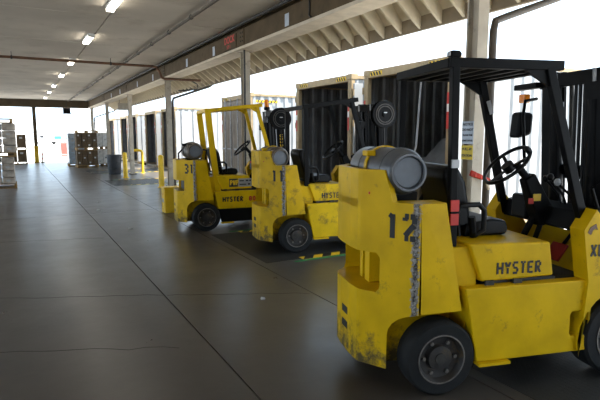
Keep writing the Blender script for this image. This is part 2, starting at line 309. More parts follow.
# ceiling services
def hung(name, pts, r, m, label, hang, cat='pipe'):
    t = empty(name, (pts[0][0], pts[0][1], pts[0][2])); tag(t, label, cat); o0 = Vector(pts[0])
    MB().tube([Vector(p) - o0 for p in pts], r, 10).build('run', m, t, smooth=60)
    for h in hang:
        MB().cyl(Vector(h) - o0, Vector((h[0], h[1], ZC)) - o0, .008, 6).build('hanger', 'cond', t)
        MB().lathe([(-.02, r + .012), (.02, r + .012)], Vector(h) - o0, (0, 1, 0) if name == 'sprinkler_pipe' else (1, 0, 0), 12).build('clamp', 'cond', t)
    return t
hung('sprinkler_pipe', [(2.83, -10, 3.695), (2.83, 33.8, 3.695)], .03, 'pipe', 'long dark pipe hung under ceiling, running down the hall', [(2.83, y, 3.695) for y in [1.5 * k for k in range(3, 22)]])
xp = hung('cross_pipe', [(X0, 15.05, 3.60), (3.55, 15.05, 3.60), (3.66, 15.05, 3.58), (3.74, 15.06, 3.46), (3.80, 15.06, 3.30), (3.9, 15.07, 3.27), (4.9, 15.07, 3.27), (4.98, 15.07, 3.27)], .036, 'redpipe', 'rusty orange pipe crossing the ceiling and dipping under the beam', [(x, 15.05, 3.60) for x in (-9, -6, -3, 0, 2.4)])
MB().tube([(16.7, .02, -.35), (16.95, .25, -.42), (16.95, .25, -.57), (16.36, .27, -.64)], .02, 8).build('branch', 'cond', xp, smooth=60)
tag(MB().tube([(3.82, -10, 3.70), (3.82, 33.8, 3.70)], .028, 8).build('conduit', 'cond', None, smooth=60), 'thin black conduit along the ceiling beside the beam', 'conduit')
for k, (y0, y1) in enumerate(((7.56, 6.9),)):
    tag(MB().tube([(3.985, y0 - .75, 3.72), (3.985, y0 - .76, 3.5), (3.985, y0 - .74, 3.42), (3.985, y0 - .8, 3.385)], .014, 8).build('cable_drop', 'cond', None, smooth=60), 'black cable dropping down the beam face', 'cable')
tag(MB().tube([(4.05, 9.48, 3.3), (4.05, 9.48, 2.6), (4.05, 9.5, 1.2), (4.05, 9.5, .02)], .02, 8).build('conduit', 'cond', None, smooth=60), 'black conduit running down beside column under the red lettering', 'conduit')
# fluorescent fittings
LY = [8.7, 12.1, 16.0, 19.6, 23.7, 27.3, 31.2]
for k, y in enumerate(LY):
    t = empty('ceiling_light', (1.49, y, ZC)); tag(t, 'lit white tube fitting in the row down the ceiling', 'ceiling light', 'row of lit tube fittings on the ceiling')
    B('housing', 'white', t, -.07, .07, -.46, .46, -.05, -.004, bevel=.006)
    MB().prism_y([(-.06, -.05), (-.05, -.085), (.05, -.085), (.06, -.05)], -.45, .45).build('diffuser', 'tube', t)
    for s in (-1, 1): B('end_cap', 'white', t, -.065, .065, s * .452 - .012, s * .452 + .012, -.088, -.01)
# hanging box lamp at far opening and box under canopy
t = empty('hanging_lamp', (2.68, 33.2, 3.75)); tag(t, 'dark box lamp hanging before the far end opening', 'lamp')
MB().cyl((0, 0, 0), (0, 0, -.45), .015, 8).build('stem', 'cond', t); B('housing', 'black', t, -.2, .2, -.12, .12, -.78, -.5, bevel=.02); MB().prism_y([(-.2, -.78), (.2, -.78), (.27, -.84), (-.27, -.84)], -.13, .13).build('visor', 'black', t); B('lens', 'glass', t, -.16, .16, -.08, .08, -.847, -.839)
t = empty('canopy_sign', (4.9, 27.25, 3.9)); tag(t, 'small square sign hanging below the canopy by the far containers', 'sign')
B('panel', 'column', t, -.3, .3, -.02, .02, -.98, -.62, bevel=.01)
for s in (-1, 1): MB().cyl((s * .22, 0, 0), (s * .22, 0, -.62), .01, 6).build('rod', 'cond', t)

# outside: yard
tag(B('ground', 'asphalt', None, -120, 260, -120, 420, -1.4, -1.25), kind='structure')

# ================================================================ DOCK LEVELLERS
def leveller(y0, y1, label):
    t = empty('dock_leveller', (2.66, (y0 + y1) / 2, 0)); tag(t, label, 'dock leveller', 'dock levellers set in the floor'); h = (y1 - y0) / 2
    B('deck_plate', 'tread', t, 0, 3.0, -h, h, .0, .004); B('lip', 'tread', t, 3.01, 3.5, -h, h, .001, .006)
    MB().cyl((3.005, -h, .001), (3.005, h, .001), .006, 8).build('hinge', 'dark', t)
    for s in (-1, 1):
        st = B('edge_strip', 'yb', t, .5, 2.95, s * h - .07, s * h + .07, .004, .006)
        bl = MB().add([(x, y, z) for z in (.006, .007) for x, y in ((0, -.07), (.14, -.07), (.24, .07), (.10, .07))], [(3, 2, 1, 0), (4, 5, 6, 7), (0, 1, 5, 4), (1, 2, 6, 5), (2, 3, 7, 6), (3, 0, 4, 7)]).mesh('black_stripe'); bl.materials.append(M['paint_k'])
        for k in range(8): share(bl, 'black_stripe', (.5 + k * .28, s * h, 0), st)
        B('green_line', 'green', t, .35, 2.6, s * (h + .105) - .025, s * (h + .105) + .025, 0.0005, .002)
    MB().lathe([(0, .03), (.003, .03), (.003, .02)], (.5, -h + .5, .004), (0, 0, 1), 12).build('lifting_eye', 'pipe', t)
    return t
leveller(.75, 3.15, 'dark tread plate leveller with striped edges under forklift 12')
leveller(5.60, 7.70, 'dark tread plate leveller with yellow and black striped edges beside middle forklift')
leveller(17.0, 19.2, 'dark tread plate leveller by the yellow bollard')
leveller(22.9, 25.1, 'dark tread plate leveller before the farther open containers')

# ================================================================ CONTAINERS ON CHASSIS
def corrug(axis_len, n, depth):
    pts = []
    p = axis_len / n
    for k in range(n):
        for a, d in ((0, 0), (.28, 0), (.42, depth), (.78, depth), (.92, 0)): pts.append((k * p + a * p, d))
    pts.append((axis_len, 0)); return pts
def container(yn, label, kind='open', L=7.5, detail=True, XF=6.28, frame='cfr'):
    """yn = nearer (lower Y) edge; opening faces the dock (-X)"""
    W, Hc, Z = 2.44, 2.88, .03
    t = empty('shipping_container', (XF, yn, 0)); tag(t, label, 'container')
    f = frame
    for y0 in (0, W - .13): B('corner_post', f, t, 0, .10, y0, y0 + .13, Z, Z + Hc, bevel=.01)
    B('header', f, t, 0, .11, .13, W - .13, Z + Hc - .15, Z + Hc, bevel=.008); B('sill', f, t, 0, .12, .13, W - .13, Z - .06, Z + .03, bevel=.008)
    for y0 in (-.01, W - .17):
        for z0 in (Z - .08, Z + Hc - .11): B('corner_casting', f, t, -.01, .17, y0, y0 + .18, z0, z0 + .12, bevel=.01)
    for y0 in (0, W - .06):
        B('top_rail', f, t, .1, L, y0, y0 + .06, Z + Hc - .09, Z + Hc - .02); B('bottom_rail', f, t, .1, L, y0, y0 + .06, Z - .06, Z + .08)
    n = int(L / .278)
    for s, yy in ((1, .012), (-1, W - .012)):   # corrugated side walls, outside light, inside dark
        pr = corrug(L - .12, n, .036); b = MB()
        b.add([(.11 + a, yy + s * d, z) for a, d in pr for z in (Z + .06, Z + Hc - .08)], [(2 * i, 2 * i + 1, 2 * i + 3, 2 * i + 2) for i in range(len(pr) - 1)]); b.build('side_wall', 'cbox', t)
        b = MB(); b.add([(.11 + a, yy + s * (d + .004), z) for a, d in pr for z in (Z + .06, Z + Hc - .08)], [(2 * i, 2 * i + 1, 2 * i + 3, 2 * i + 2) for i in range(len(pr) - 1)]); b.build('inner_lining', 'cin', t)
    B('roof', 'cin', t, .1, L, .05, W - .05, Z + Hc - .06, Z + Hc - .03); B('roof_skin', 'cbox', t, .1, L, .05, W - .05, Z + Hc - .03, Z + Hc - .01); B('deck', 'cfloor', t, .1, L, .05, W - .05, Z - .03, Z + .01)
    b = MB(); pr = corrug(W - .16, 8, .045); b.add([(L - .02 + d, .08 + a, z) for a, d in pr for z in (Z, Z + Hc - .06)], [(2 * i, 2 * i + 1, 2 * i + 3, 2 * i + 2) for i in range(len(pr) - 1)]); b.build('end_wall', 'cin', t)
    B('end_skin', 'cbox', t, L + .03, L + .05, 0, W, Z - .06, Z + Hc)
    # yellow and black high-cube stripes at the header ends and along the near top rail
    hz = MB().add([(x, y, z) for x in (-.003, 0) for y, z in ((0, 0), (.05, 0), (.09, .07), (.04, .07))], [(0, 1, 2, 3), (7, 6, 5, 4), (0, 4, 5, 1), (1, 5, 6, 2), (2, 6, 7, 3), (3, 7, 4, 0)]).mesh('hazard_mark'); hz.materials.append(M['paint_k'])
    for y0 in (.2, W - .58):
        pl = B('hazard_plate', 'yb', t, -.003, 0, y0, y0 + .38, Z + Hc - .12, Z + Hc - .04)
        for k in range(4): share(hz, 'hazard_mark', (-.003, y0 + .02 + k * .088, Z + Hc - .115), pl)
    pl = B('hazard_plate', 'yb', t, .2, .95, -.004, 0, Z + Hc - .28, Z + Hc - .21)
    for k in range(6): share(hz, 'hazard_mark', (.24 + k * .115, -.005, Z + Hc - .28), pl, R(-90))
    # reflective tape on the posts
    for y0 in (.07, W - .06):
        for z0, z1, c in ((1.72, 2.0, 'red'), (2.0, 2.13, 'white'), (2.13, 2.32, 'red')): B('reflective_tape', c, t, -.004, .0, y0, y0 + .055, z0, z1)
    # doors
    def door(y0, closed, swing):
        if closed:
            d = B('door', 'cdoor', t, .02, .06, y0, y0 + 1.08, Z + .05, Z + Hc - .17); ox = 0
            for k in range(4): MB().prism_z([(.02, y0 + .08 + k * .26), (-.008, y0 + .11 + k * .26), (-.008, y0 + .23 + k * .26), (.02, y0 + .26 + k * .26)], Z + .12, Z + Hc - .25).build('door_rib', 'cdoor', d)
            for q in (.3, .8):
                MB().cyl((-.03, y0 + q, Z), (-.03, y0 + q, Z + Hc - .1), .017, 8).build('lock_rod', 'steel', d); B('rod_handle', 'steel', d, -.05, -.035, y0 + q - .02, y0 + q + .3, 1.15, 1.19)
        else:   # folded right back along the outside of the side wall
            yy = -.075 if swing < 0 else W + .03
            d = B('door', 'cbox', t, .03, 1.14, yy, yy + .045, Z + .05, Z + Hc - .2, bevel=.004)
            for q in (.3, .85):
                yr = yy - .02 if swing < 0 else yy + .065
                MB().cyl((q, yr, Z), (q, yr, Z + Hc - .15), .017, 8).build('lock_rod', 'steel', d)
            for z in (.45, 1.1, 1.8, 2.45): MB().cyl((.02, yy + .02, z), (.02, yy + .02, z + .14), .022, 8).build('hinge', f, d)
    if kind == 'open': door(0, False, -1); door(0, False, 1)
    else: door(.13, True, 0); door(1.23, True, 0)
    # chassis
    for y0 in (.6, 1.6): B('chassis_beam', 'black', t, .3, L, y0, y0 + .16, Z - .36, Z - .06)
    for x in (.8, 3.9, L - .4): B('bolster', 'black', t, x, x + .14, .0, W, Z - .22, Z - .06)
    for x in (1.6, 2.85):
        MB().cyl((x, .1, -.75), (x, W - .1, -.75), .06, 10).build('axle', 'black', t); B('spring_hanger', 'black', t, x - .25, x + .25, .62, .74, -.72, -.33); B('spring_hanger', 'black', t, x - .25, x + .25, 1.62, 1.74, -.72, -.33)
        for y0 in (.02, W - .56): MB().lathe([(0, .30), (0, .46), (.04, .50), (.5, .50), (.54, .46), (.54, .30)], (x, y0, -.75), (0, 1, 0), 20).build('wheel', 'rubber', t, smooth=40)
    for y0 in (.62, 1.66): B('landing_leg', 'black', t, L - 1.3, L - 1.18, y0, y0 + .12, -1.25, -.3)
    return t
cB = container(6.06, 'tan framed open container holding a tarped load, behind forklift 12')
cA = container(8.95, 'tan framed empty open container behind the middle forklift')
container(14.33, 'brown container with closed ribbed doors behind the yellow-guarded forklift', kind='closed')
container(22.83, 'open container beyond the nearest yellow bollard', L=6.1)
container(26.5, 'open container behind the yellow hoop barrier', L=6.1)
container(31.25, 'open container beyond the hoop barrier, next to another open one', L=6.1)
container(34.2, 'open container past the far corner column, paired with another', L=6.1)
container(39.4, 'farthest open container beyond the dark bin', L=6.1)
# tarped cargo inside B
t = empty('tarped_load', (8.0, 7.25, .05)); tag(t, 'slumped grey tarp over timber legs inside open container', 'cargo')
b = MB(); nx, ny = 12, 16; vv = []
for i in range(nx + 1):
    for j in range(ny + 1):
        u, v = i / nx, j / ny
        e = min(min(u, 1 - u) * 6, min(v, 1 - v) * 5, 1)
        vv.append((-.7 + 1.4 * u, -.95 + 1.9 * v, 1.02 + (.55 * math.sin(math.pi * min(1, v * 1.1)) ** .8) * e + random.uniform(-.03, .03)))
n0 = len(vv); vv2 = [(x, y, .95 + random.uniform(-.03, .03)) for x, y, z in vv]
ff = []
for i in range(nx):
    for j in range(ny):
        a = i * (ny + 1) + j; q = (a, a + 1, a + ny + 2, a + ny + 1); ff += [q, tuple(k + n0 for k in q[::-1])]
edge = [i * (ny + 1) for i in range(nx + 1)] + [nx * (ny + 1) + j for j in range(1, ny + 1)] + [i * (ny + 1) + ny for i in range(nx - 1, -1, -1)] + [j for j in range(ny - 1, 0, -1)]
for k in range(len(edge)): a, c = edge[k], edge[(k + 1) % len(edge)]; ff.append((a, c, c + n0, a + n0))
b.add(vv + vv2, ff); b.build('tarp', 'tarp', t, smooth=50)
B('platform', 'leg', t, -.65, .65, -.9, .9, .86, .95)
for x in (-.6, .52):
    for y in (-.85, -.45, -.05, .35, .75): B('timber_leg', 'leg', t, x, x + .09, y, y + .12, -.01, .86)
# a plain plate inside container A and C: vent cover
B('vent_cover', 'plate', cA, 7.43, 7.46, 1.0, 1.35, 2.35, 2.47)

# ================================================================ FORKLIFTS
def wheel(name, t, x, y, z, r, wd, s, steer=0):
    """s = +1 / -1: outer side"""
    g = empty(name, (x, y, z), steer); g.parent = t
    o = wd / 2
    MB().lathe([(-o, r * .66), (-o, r * .93), (-o + .02, r), (o - .02, r), (o, r * .93), (o, r * .66)], (0, 0, 0), (0, 1, 0), 40, True).build('tyre', 'rubber', g, smooth=40)
    k = s * o
    MB().lathe([(-s * o * .9, r * .3), (-s * o * .9, r * .66), (k * .55, r * .66), (k * .98, r * .655), (k * 1.02, r * .68), (k * 1.03, r * .63), (k * .9, r * .60), (k * .55, r * .56), (k * .48, r * .36), (k * .8, r * .33), (k * .84, r * .20), (k * .84, .001)], (0, 0, 0), (0, 1, 0), 32).build('rim', 'rim', g, smooth=35)
    MB().lathe([(k * 1.0, r * .66), (k * 1.06, r * .665), (k * 1.06, r * .635), (k * 1.0, r * .63)], (0, 0, 0), (0, 1, 0), 36, True).build('rim_edge', 'rimedge', g, smooth=35)
    me = MB().cyl((0, k * .5, 0), (0, k * .72, 0), .012, 6).mesh('lug_nut'); me.materials.append(M['rimedge'])
    for q in range(6): share(me, 'lug_nut', (math.cos(q * 1.047) * r * .45, 0, math.sin(q * 1.047) * r * .45), g)
    MB().cyl((0, k * .8, 0), (0, k * .92, 0), r * .15, 14).build('hub_cap', 'dark', g, smooth=40)
    return g

def forklift(loc, ang, cfg):
    t = empty('forklift', loc, R(ang)); t.scale = (1, .91, 1); tag(t, cfg['label'], 'forklift')
    YC, YB = cfg['cw'], cfg['body']; rim = cfg.get('rim', True)
    # ---- counterweight
    def plan(xf, z):
        h_ = [(xf, -.535), (-.165, -.549), (-.178, -.548), (-.19, -.543), (-.202, -.533), (-.215, -.519), (-.426, -.267), (-.44, -.248), (-.449, -.222), (-.46, -.1)]
        return [(x, y, z) for x, y in h_] + [(x, -y, z) for x, y in h_[::-1]]
    cwo = MB().loft(plan(.20, .15), plan(0.0, 1.2)).build('counterweight', YC, t)
    cuts = []
    for s in (-1, 1):
        pts = [(.6, -.1), (.6, .53)] + [(-.15 + .16 * math.cos(R(a)), .37 + .16 * math.sin(R(a))) for a in range(90, 181, 15)] + [(-.31, -.1)]
        cuts.append(MB().prism_y(pts, min(s * .3, s * .7), max(s * .3, s * .7)).build('cut', YC))
    if rim:
        rc = [(y_, z_) for y_, z_ in ((-.36, .66), (-.34, .63), (.34, .63), (.36, .66), (.36, .85), (.34, .88), (-.34, .88), (-.36, .85))]
        cuts.append(MB().prism_x(rc, -.8, -.20).build('cut', YC))
        # tank bay behind the raised rear wall
        cuts.append(MB().box(-.33, .3, -.36, .36, 1.10, 1.5).build('cut', YC))
        o_ = [(-.285, -.4355), (-.4325, -.258), (-.449, -.222), (-.46, -.1), (-.46, .1), (-.449, .222), (-.4325, .258), (-.285, .4355)]; i_ = [(-.245, -.41), (-.385, -.24), (-.40, -.2), (-.41, -.1), (-.41, .1), (-.40, .2), (-.385, .24), (-.245, .41)]
        def tz(p, k): return (p[0] - (.05 if k in (0, 7) else 0), p[1] * (.862 if k in (0, 7) else 1))
        bot = [(x, y, 1.15) for x, y in o_] + [(x, y, 1.15) for x, y in i_[::-1]]
        top = [(*tz(p, k), 1.39) for k, p in enumerate(o_)] + [(*tz(p, 7 - k), 1.39) for k, p in enumerate(i_[::-1])]
        boolean(cwo, cuts); ru = MB().loft(bot, top).build('cut', YC); boolean(cwo, [ru], 'UNION')
    else:
        cuts.append(MB().box(-.8, -.30, -.37, .37, .68, .86).build('cut', YC)); boolean(cwo, cuts)
    for p in cwo.data.polygons: p.use_smooth = False
    B('grille_core', 'dark', cwo, -.212 if rim else -.304, -.195 if rim else -.296, -.34, .34, .64, .87)
    if rim:
        for q, hw, x0_ in ((-.32, .025, -.24), (-.21, .045, -.27), (-.07, .045, -.33), (.05, .03, -.33), (.18, .045, -.27), (.32, .025, -.24)): B('grille_fin', YB, cwo, x0_, -.21, q - hw, q + hw, .632, .878, bevel=.004)
    # number on the angled face
    rv = Vector((.25, -.30, 0)).normalized(); org = Vector((-.44, -.25, 0))
    n_ = cfg['number']
    p0 = org + rv * cfg.get('num_s', .19); p0.z = .985
    letters('stencil_number', n_, 'paint_k', cwo, p0 + rv.cross(Vector((0, 0, 1))) * .002, rv, (0, 0, 1), .145, 1.4, 1.3, .76)
    B('decal', 'red', cwo, *(lambda c: (c.x - .004, c.x + .004, c.y - .004, c.y + .004))(org + rv * .06), 1.24, 1.255)
    # tow pin slots
    for z in (.30, .40): MB().loft([(-.4615, -.06, z), (-.4615, .06, z), (-.445, .06, z), (-.445, -.06, z)], [(-.4615, -.06, z + .05), (-.4615, .06, z + .05), (-.445, .06, z + .05), (-.445, -.06, z + .05)]).build('tow_slot', 'paint_k', cwo)
    # ---- gas tank on the counterweight
    zt = cfg.get('zt', 1.375 if rim else 1.345); xt = -.195 if rim else -.15
    tk = MB().lathe([(-.40, .05), (-.40, .10), (-.385, .118), (-.37, .128), (-.33, .143), (.30, .143), (.35, .13), (.385, .10), (.40, .05)], (xt, 0, zt), (0, 1, 0), 32).build('gas_tank', cfg['tank'], t, smooth=50)
    MB().lathe([(-.41, .095), (-.425, .10), (-.425, .112), (-.36, .116), (-.36, .10), (-.405, .098)], (xt, 0, zt), (0, 1, 0), 32, True).build('foot_ring', cfg['tank'], tk, smooth=40)
    MB().lathe([(-.40, .001), (-.403, .09), (-.395, .095)], (xt, 0, zt), (0, 1, 0), 28).build('tank_end', 'tank_end', tk, smooth=50)
    MB().lathe([(.36, .09), (.46, .09), (.46, .08), (.36, .08)], (xt, 0, zt), (0, 1, 0), 24, True).build('valve_collar', cfg['tank'], tk, smooth=40)
    for y in (-.29, .12): MB().lathe([(-.004, .143), (-.004, .147), (.004, .147), (.004, .143)], (xt, y, zt), (0, 1, 0), 32, True).build('weld_seam', cfg['tank'], tk, smooth=40)
    sm = YB if rim else 'black'
    def arc(y0, y1, a0, a1, r, n=14): return [(xt + math.cos(R(a0 + (a1 - a0) * k / n)) * r, y0 + (y1 - y0) * k / n, zt + math.sin(R(a0 + (a1 - a0) * k / n)) * r) for k in range(n + 1)]
    stp = MB(); pts = arc(-.06, .04, 215, -35, .152)
    for a, c in zip(pts, pts[1:]): stp.bar(a, c, .045, .008, Vector(a) - Vector((xt, a[1], zt)))
    stp.build('strap', sm, tk)
    B('strap_buckle', sm, tk, xt - .17, xt - .11, -.14, -.04, zt + .09, zt + .125, bevel=.006)
    for y in (-.28, .22): B('tank_cradle', 'black', t, xt - .12, xt + .12, y, y + .05, (1.195 if not rim else 1.125), zt - .13)
    if not rim: MB().tube([(-.36, .1, 1.2), (-.36, .1, 1.3), (-.3, .1, 1.36), (-.26, .05, 1.38)], .014, 8).tube([(.04, -.3, 1.2), (.06, -.3, 1.36), (.06, .3, 1.36), (.04, .3, 1.2)], .014, 8).build('tank_bracket', 'black', t)
    MB().tube([(xt, .45, zt + .03), (xt + .1, .47, zt + .08), (.08, .42, 1.30), (.1, .36, 1.0)], .011, 8).build('gas_hose', 'black', t)
    # ---- frame and body
    zb = cfg.get('frame_z', .19)
    for s in (-1, 1):
        y0, y1 = (-.55, -.46) if s < 0 else (.46, .55)
        xb = .14 + (.67 - zb) * .21
        fr = MB().prism_y([(.14, .67), (xb, zb), (1.05, zb), (1.07, .67)], y0, y1).build('side_frame', YB, t)
        if rim:
            c = MB().prism_y([(.91, .32), (.92, .30), (1.04, .30), (1.05, .32), (1.05, .44), (1.04, .46), (.92, .46), (.91, .44)], y0 - .1, y1 + .1).build('cut', YB); boolean(fr, [c])
        add_bevel(fr, .01)
        if zb > .3: MB().prism_y([(xb - .02, zb), (.26, .14), (1.12, .14), (1.14, zb)], y0 + .02, y1 - .02).build('sill_skirt', 'black', t, bevel=.008)
        B('step_plate', YB, t, .24, .46, min(s * .5, s * .58), max(s * .5, s * .58), zb - .018 if zb < .3 else .12, zb if zb < .3 else .14)
        # front fender with raised cowl
        arch = [(1.42 + .335 * math.cos(R(a)), .27 + .335 * math.sin(R(a))) for a in range(10, 181, 17)]
        pol = [(1.10, .20), (1.135, .66), (1.075, 1.0), (1.16, 1.13), (1.30, .98), (1.42, .80), (1.74, .72), (1.79, .50)] + arch + [(1.10, .24)]
        pol = pol[1:-1] + [(1.09, .30)] if False else pol
        fd = MB().prism_y(pol, min(s * .44, s * .575), max(s * .44, s * .575)).build('front_fender', YB, t, bevel=.01)
        if cfg.get('xl') and s < 0:
            letters('model_letters', 'XL', 'paint_k', fd, (1.135, -.577, .83), (1, 0, 0), (0, 0, 1), .075, 1.2, 1.0, .8)
            MB().prism_y([(1.235, .80), (1.255, .80), (1.29, .86), (1.27, .86)], -.5785, -.575).prism_y([(1.255, .83), (1.31, .81), (1.31, .825), (1.255, .845)], -.5785, -.575).build('red_swash', 'red', fd)
            MB().prism_y([(1.10, .985), (1.12, 1.02), (1.16, 1.04), (1.175, 1.0), (1.16, 1.01), (1.14, 1.0), (1.125, .97)], -.578, -.575).build('warning_decal', 'redpipe', fd)
    B('chassis', 'dark', t, .22, 1.5, -.45, .45, .2, .60); B('rear_axle', 'dark', t, -.09, .09, -.36, .36, .16, .34, bevel=.02); B('inner_wheel_arch', YB, t, .19, .24, -.46, .46, .2, .62)
    B('axle_mount', YB, t, -.2, .18, -.28, .28, .40, .53)
    B('floor_plate', 'dark', t, .8, 1.36, -.46, .46, .62, .665); MB().prism_y([(1.20, .66), (1.36, .90), (1.36, .66)], -.44, .44).build('toe_board', YB, t)
    B('rear_deck', YB, t, .03, .26, -.47, .47, .60, .915, bevel=.012)
    # hood
    hd_ = MB().prism_y([(.18, .935), (.76, .925), (.80, .70), (.275, .69)], -.50, .50).build('hood', YB, t, bevel=.016)
    B('hood_gap', 'paint_k', t, .3, .83, -.47, .47, .665, .69)
    for x_ in (.30, .50): B('hood_latch', 'dark', hd_, x_, x_ + .06, -.51, -.495, .66, .70)
    if cfg['hood_text'] == 'stencil':
        letters('lettering', 'HYSTER', 'paint_k', hd_, (.385, -.5015, .735), (1, 0, -.012), (0, 0, 1), .074, 1.15, 1.3, .7)
    else:
        pl = B('label_plate', 'ink', hd_, .40, .55, -.504, -.50, .735, .875); pl2 = B('label_plate', 'plate', hd_, .56, .80, -.504, -.50, .735, .875)
        letters('logo_letters', 'PWP', 'yb', pl, (.42, -.505, .765), (1, 0, 0), (0, 0, 1), .08, 1.5, .9, .62)
        MB().box(.58, .66, -.506, -.504, .825, .845).box(.69, .74, -.506, -.504, .825, .85).box(.755, .785, -.506, -.504, .825, .85).box(.58, .70, -.506, -.504, .765, .782).box(.73, .77, -.506, -.504, .762, .79).build('small_print', 'ink', pl2)
        letters('lettering', 'HYSTER', 'paint_k', t, (.28, -.552, .49), (1, 0, .0), (0, 0, 1), .078, 1.7, 1.3, .72)
        letters('model_number', '80', 'red', t, (.74, -.552, .495), (1, 0, 0), (0, 0, 1), .07, 1.7, 2, .8)
    # ---- operator's place
    st = MB().prism_y([(.38, .93), (.70, .93), (.72, .97), (.70, 1.03), (.60, 1.045), (.40, 1.02)], -.25, .25).build('seat_cushion', 'vinyl', t, bevel=.03)
    MB().prism_y([(.24, .97), (.36, .99), (.30, 1.30), (.24, 1.40), (.16, 1.41), (.13, 1.34)], -.23, .23).build('seat_back', 'vinyl', t, bevel=.045)
    for s in (-1, 1): MB().tube([(.32, s * .29, .95), (.30, s * .29, 1.10), (.33, s * .29, 1.15), (.46, s * .29, 1.15), (.50, s * .29, 1.11), (.50, s * .29, .98), (.44, s * .29, .95)], .018, 10).build('hip_restraint', 'vinyl', t, smooth=60)
    MB().tube([(.34, -.27, .94), (.30, -.33, .98), (.28, -.34, 1.08)], .025, 8).build('seat_belt_reel', 'black', t)
    sc_ = MB().loft([(1.10, -.07, .94), (1.27, -.07, .98), (1.27, .07, .98), (1.10, .07, .94)], [(.97, -.045, 1.28), (1.05, -.045, 1.33), (1.05, .045, 1.33), (.97, .045, 1.28)]).build('steering_column', 'black', t, bevel=.015)
    MB().cyl((1.0, 0, 1.30), (.92, 0, 1.39), .028, 12).build('column_shaft', 'black', sc_)
    B('column_decal', 'yb', sc_, 1.03, 1.09, -.066, -.06, 1.13, 1.18); B('column_decal', 'red', sc_, .99, 1.03, -.068, -.06, 1.11, 1.15)
    ax = Vector((-.68, 0, .73)).normalized(); e1 = Vector((0, 1, 0)); e2 = ax.cross(e1); c0 = Vector((.86, .03, 1.385))
    sw = MB().tube([c0 + (e1 * math.cos(k * math.pi / 18) + e2 * math.sin(k * math.pi / 18)) * .185 for k in range(37)], .014, 8)
    for k in (90, 210, 330): sw.bar(c0 - ax * .03, c0 + (e1 * math.cos(R(k)) + e2 * math.sin(R(k))) * .183, .024, .012, ax)
    sw.cyl(c0 - ax * .05, c0 + ax * .005, .045, 14); so_ = sw.build('steering_wheel', 'vinyl', sc_, smooth=40)
    MB().cyl(c0 + e1 * -.13 + e2 * -.13, c0 + e1 * -.13 + e2 * -.13 + ax * .05, .02, 10).build('spinner_knob', 'vinyl', so_, smooth=40)
    ds = MB().prism_y([(1.12, .96), (1.34, .96), (1.36, 1.06), (1.27, 1.12), (1.15, 1.09)], -.46, .46).build('dashboard', 'black', t, bevel=.012)
    B('instrument_label', 'plate', ds, 1.112, 1.13, -.05, .16, .985, 1.06); B('gauge_pod', 'black', ds, 1.05, 1.2, .05, .24, .98, 1.16, bevel=.02)
    for k, (y, h) in enumerate(((-.02, 1.285), (-.07, 1.30), (-.15, 1.27))):
        lv = MB().tube([(1.25, y - .08, 1.08), (1.22, y - .06, 1.18), (1.16, y, h - .01)], .009, 8).build('lever', 'black', t, smooth=60)
        MB().lathe([(-.026, .006), (-.02, .018), (0, .026), (.02, .018), (.026, .006)], (1.155, y, h), (0, 0, 1), 14).build('knob', 'glass' if k == 2 else 'vinyl', lv, smooth=60)
    MB().tube([(1.3, -.40, 1.08), (1.22, -.41, 1.25), (1.28, -.41, 1.29), (1.38, -.41, 1.25), (1.42, -.41, 1.0)], .013, 8).build('grab_loop', 'black', t, smooth=60)
    pd = MB().prism_y([(1.12, .72), (1.20, .83), (1.19, .84), (1.105, .735)], -.26, -.10).build('brake_pedal', 'redpedal', t, bevel=.005); MB().cyl((1.17, -.18, .78), (1.32, -.18, .95), .012, 8).build('pedal_arm', 'black', pd)
    for k in range(4): MB().tube([(1.31 - k * .012, -.43 + k * .055, .66), (1.27, -.42 + k * .055, .80), (1.25, -.41 + k * .055, .97)], .012, 8).build('hydraulic_hose', 'black', t, smooth=60)
    MB().tube([(1.05, .02, .67), (1.0, .0, .85), (1.08, .0, 1.0)], .025, 8).tube([(1.12, -.05, .67), (1.08, -.04, .85), (1.14, -.03, 1.0)], .02, 8).build('column_hose', 'black', t, smooth=60)
    # ---- overhead guard
    G = cfg['guard']; gz0, gz1 = cfg.get('gz', (2.04, 2.07)); GW = cfg.get('gw', .40); xr, xf = cfg.get('gx', (.06, .98)); pw = cfg.get('pw', .065)
    lean = cfg.get('lean', 0)
    for s in (-1, 1):
        ps = MB().bar((xr + .05 if not lean else xr + .18, s * GW * 1.06, .66 if lean else .90), (xr + .04, s * GW, gz0), .05, pw, (1, 0, 0)).build('rear_post', G, t, bevel=.006)
        if s < 0 and cfg.get('xl'):
            for k, c in enumerate(('red', 'red')): B('reflective_tape', c, ps, xr + .022, xr + .076, -GW * 1.06 - .032, -GW * 1.06 - .02, 1.05 + k * .085, 1.12 + k * .085)
            B('tape_wrap', 'plate', ps, xr + .02, xr + .07, -GW * 1.04 - .034, -GW * 1.04 - .02, 1.40, 1.45)
        fg = MB().bar((xf + .20, s * (GW + .06), .98), (xf - .10, s * GW, gz1 - .01), .05, .06, (1, 0, 0)).build('front_post', G, t, bevel=.006)
        if cfg.get('xl'): MB().bar((xf - .045, s * GW - .027 * 1, gz1 - .17), (xf - .01, s * (GW) - .027, gz1 - .27), .004, .035, (1, 0, 0)).build('post_decal', 'plate', fg)
        MB().bar((xr, s * GW, gz0), (xf, s * GW, gz1), .05, .06).build('roof_rail', G, t, bevel=.005)
        MB().prism_y([(xf - .10, gz1 - .03), (xf - .28, gz1 - .03), (xf - .08, gz1 - .14)], s * GW - .01, s * GW + .01).build('gusset', G, t)
    for k in range(7):
        x = xr + .02 + (xf - xr - .04) * k / 6; z = gz0 + (gz1 - gz0) * k / 6
        MB().bar((x, -GW, z), (x, GW, z), .05 if k in (0, 6) else .028, .055).build('roof_slat', G, t, bevel=.003)
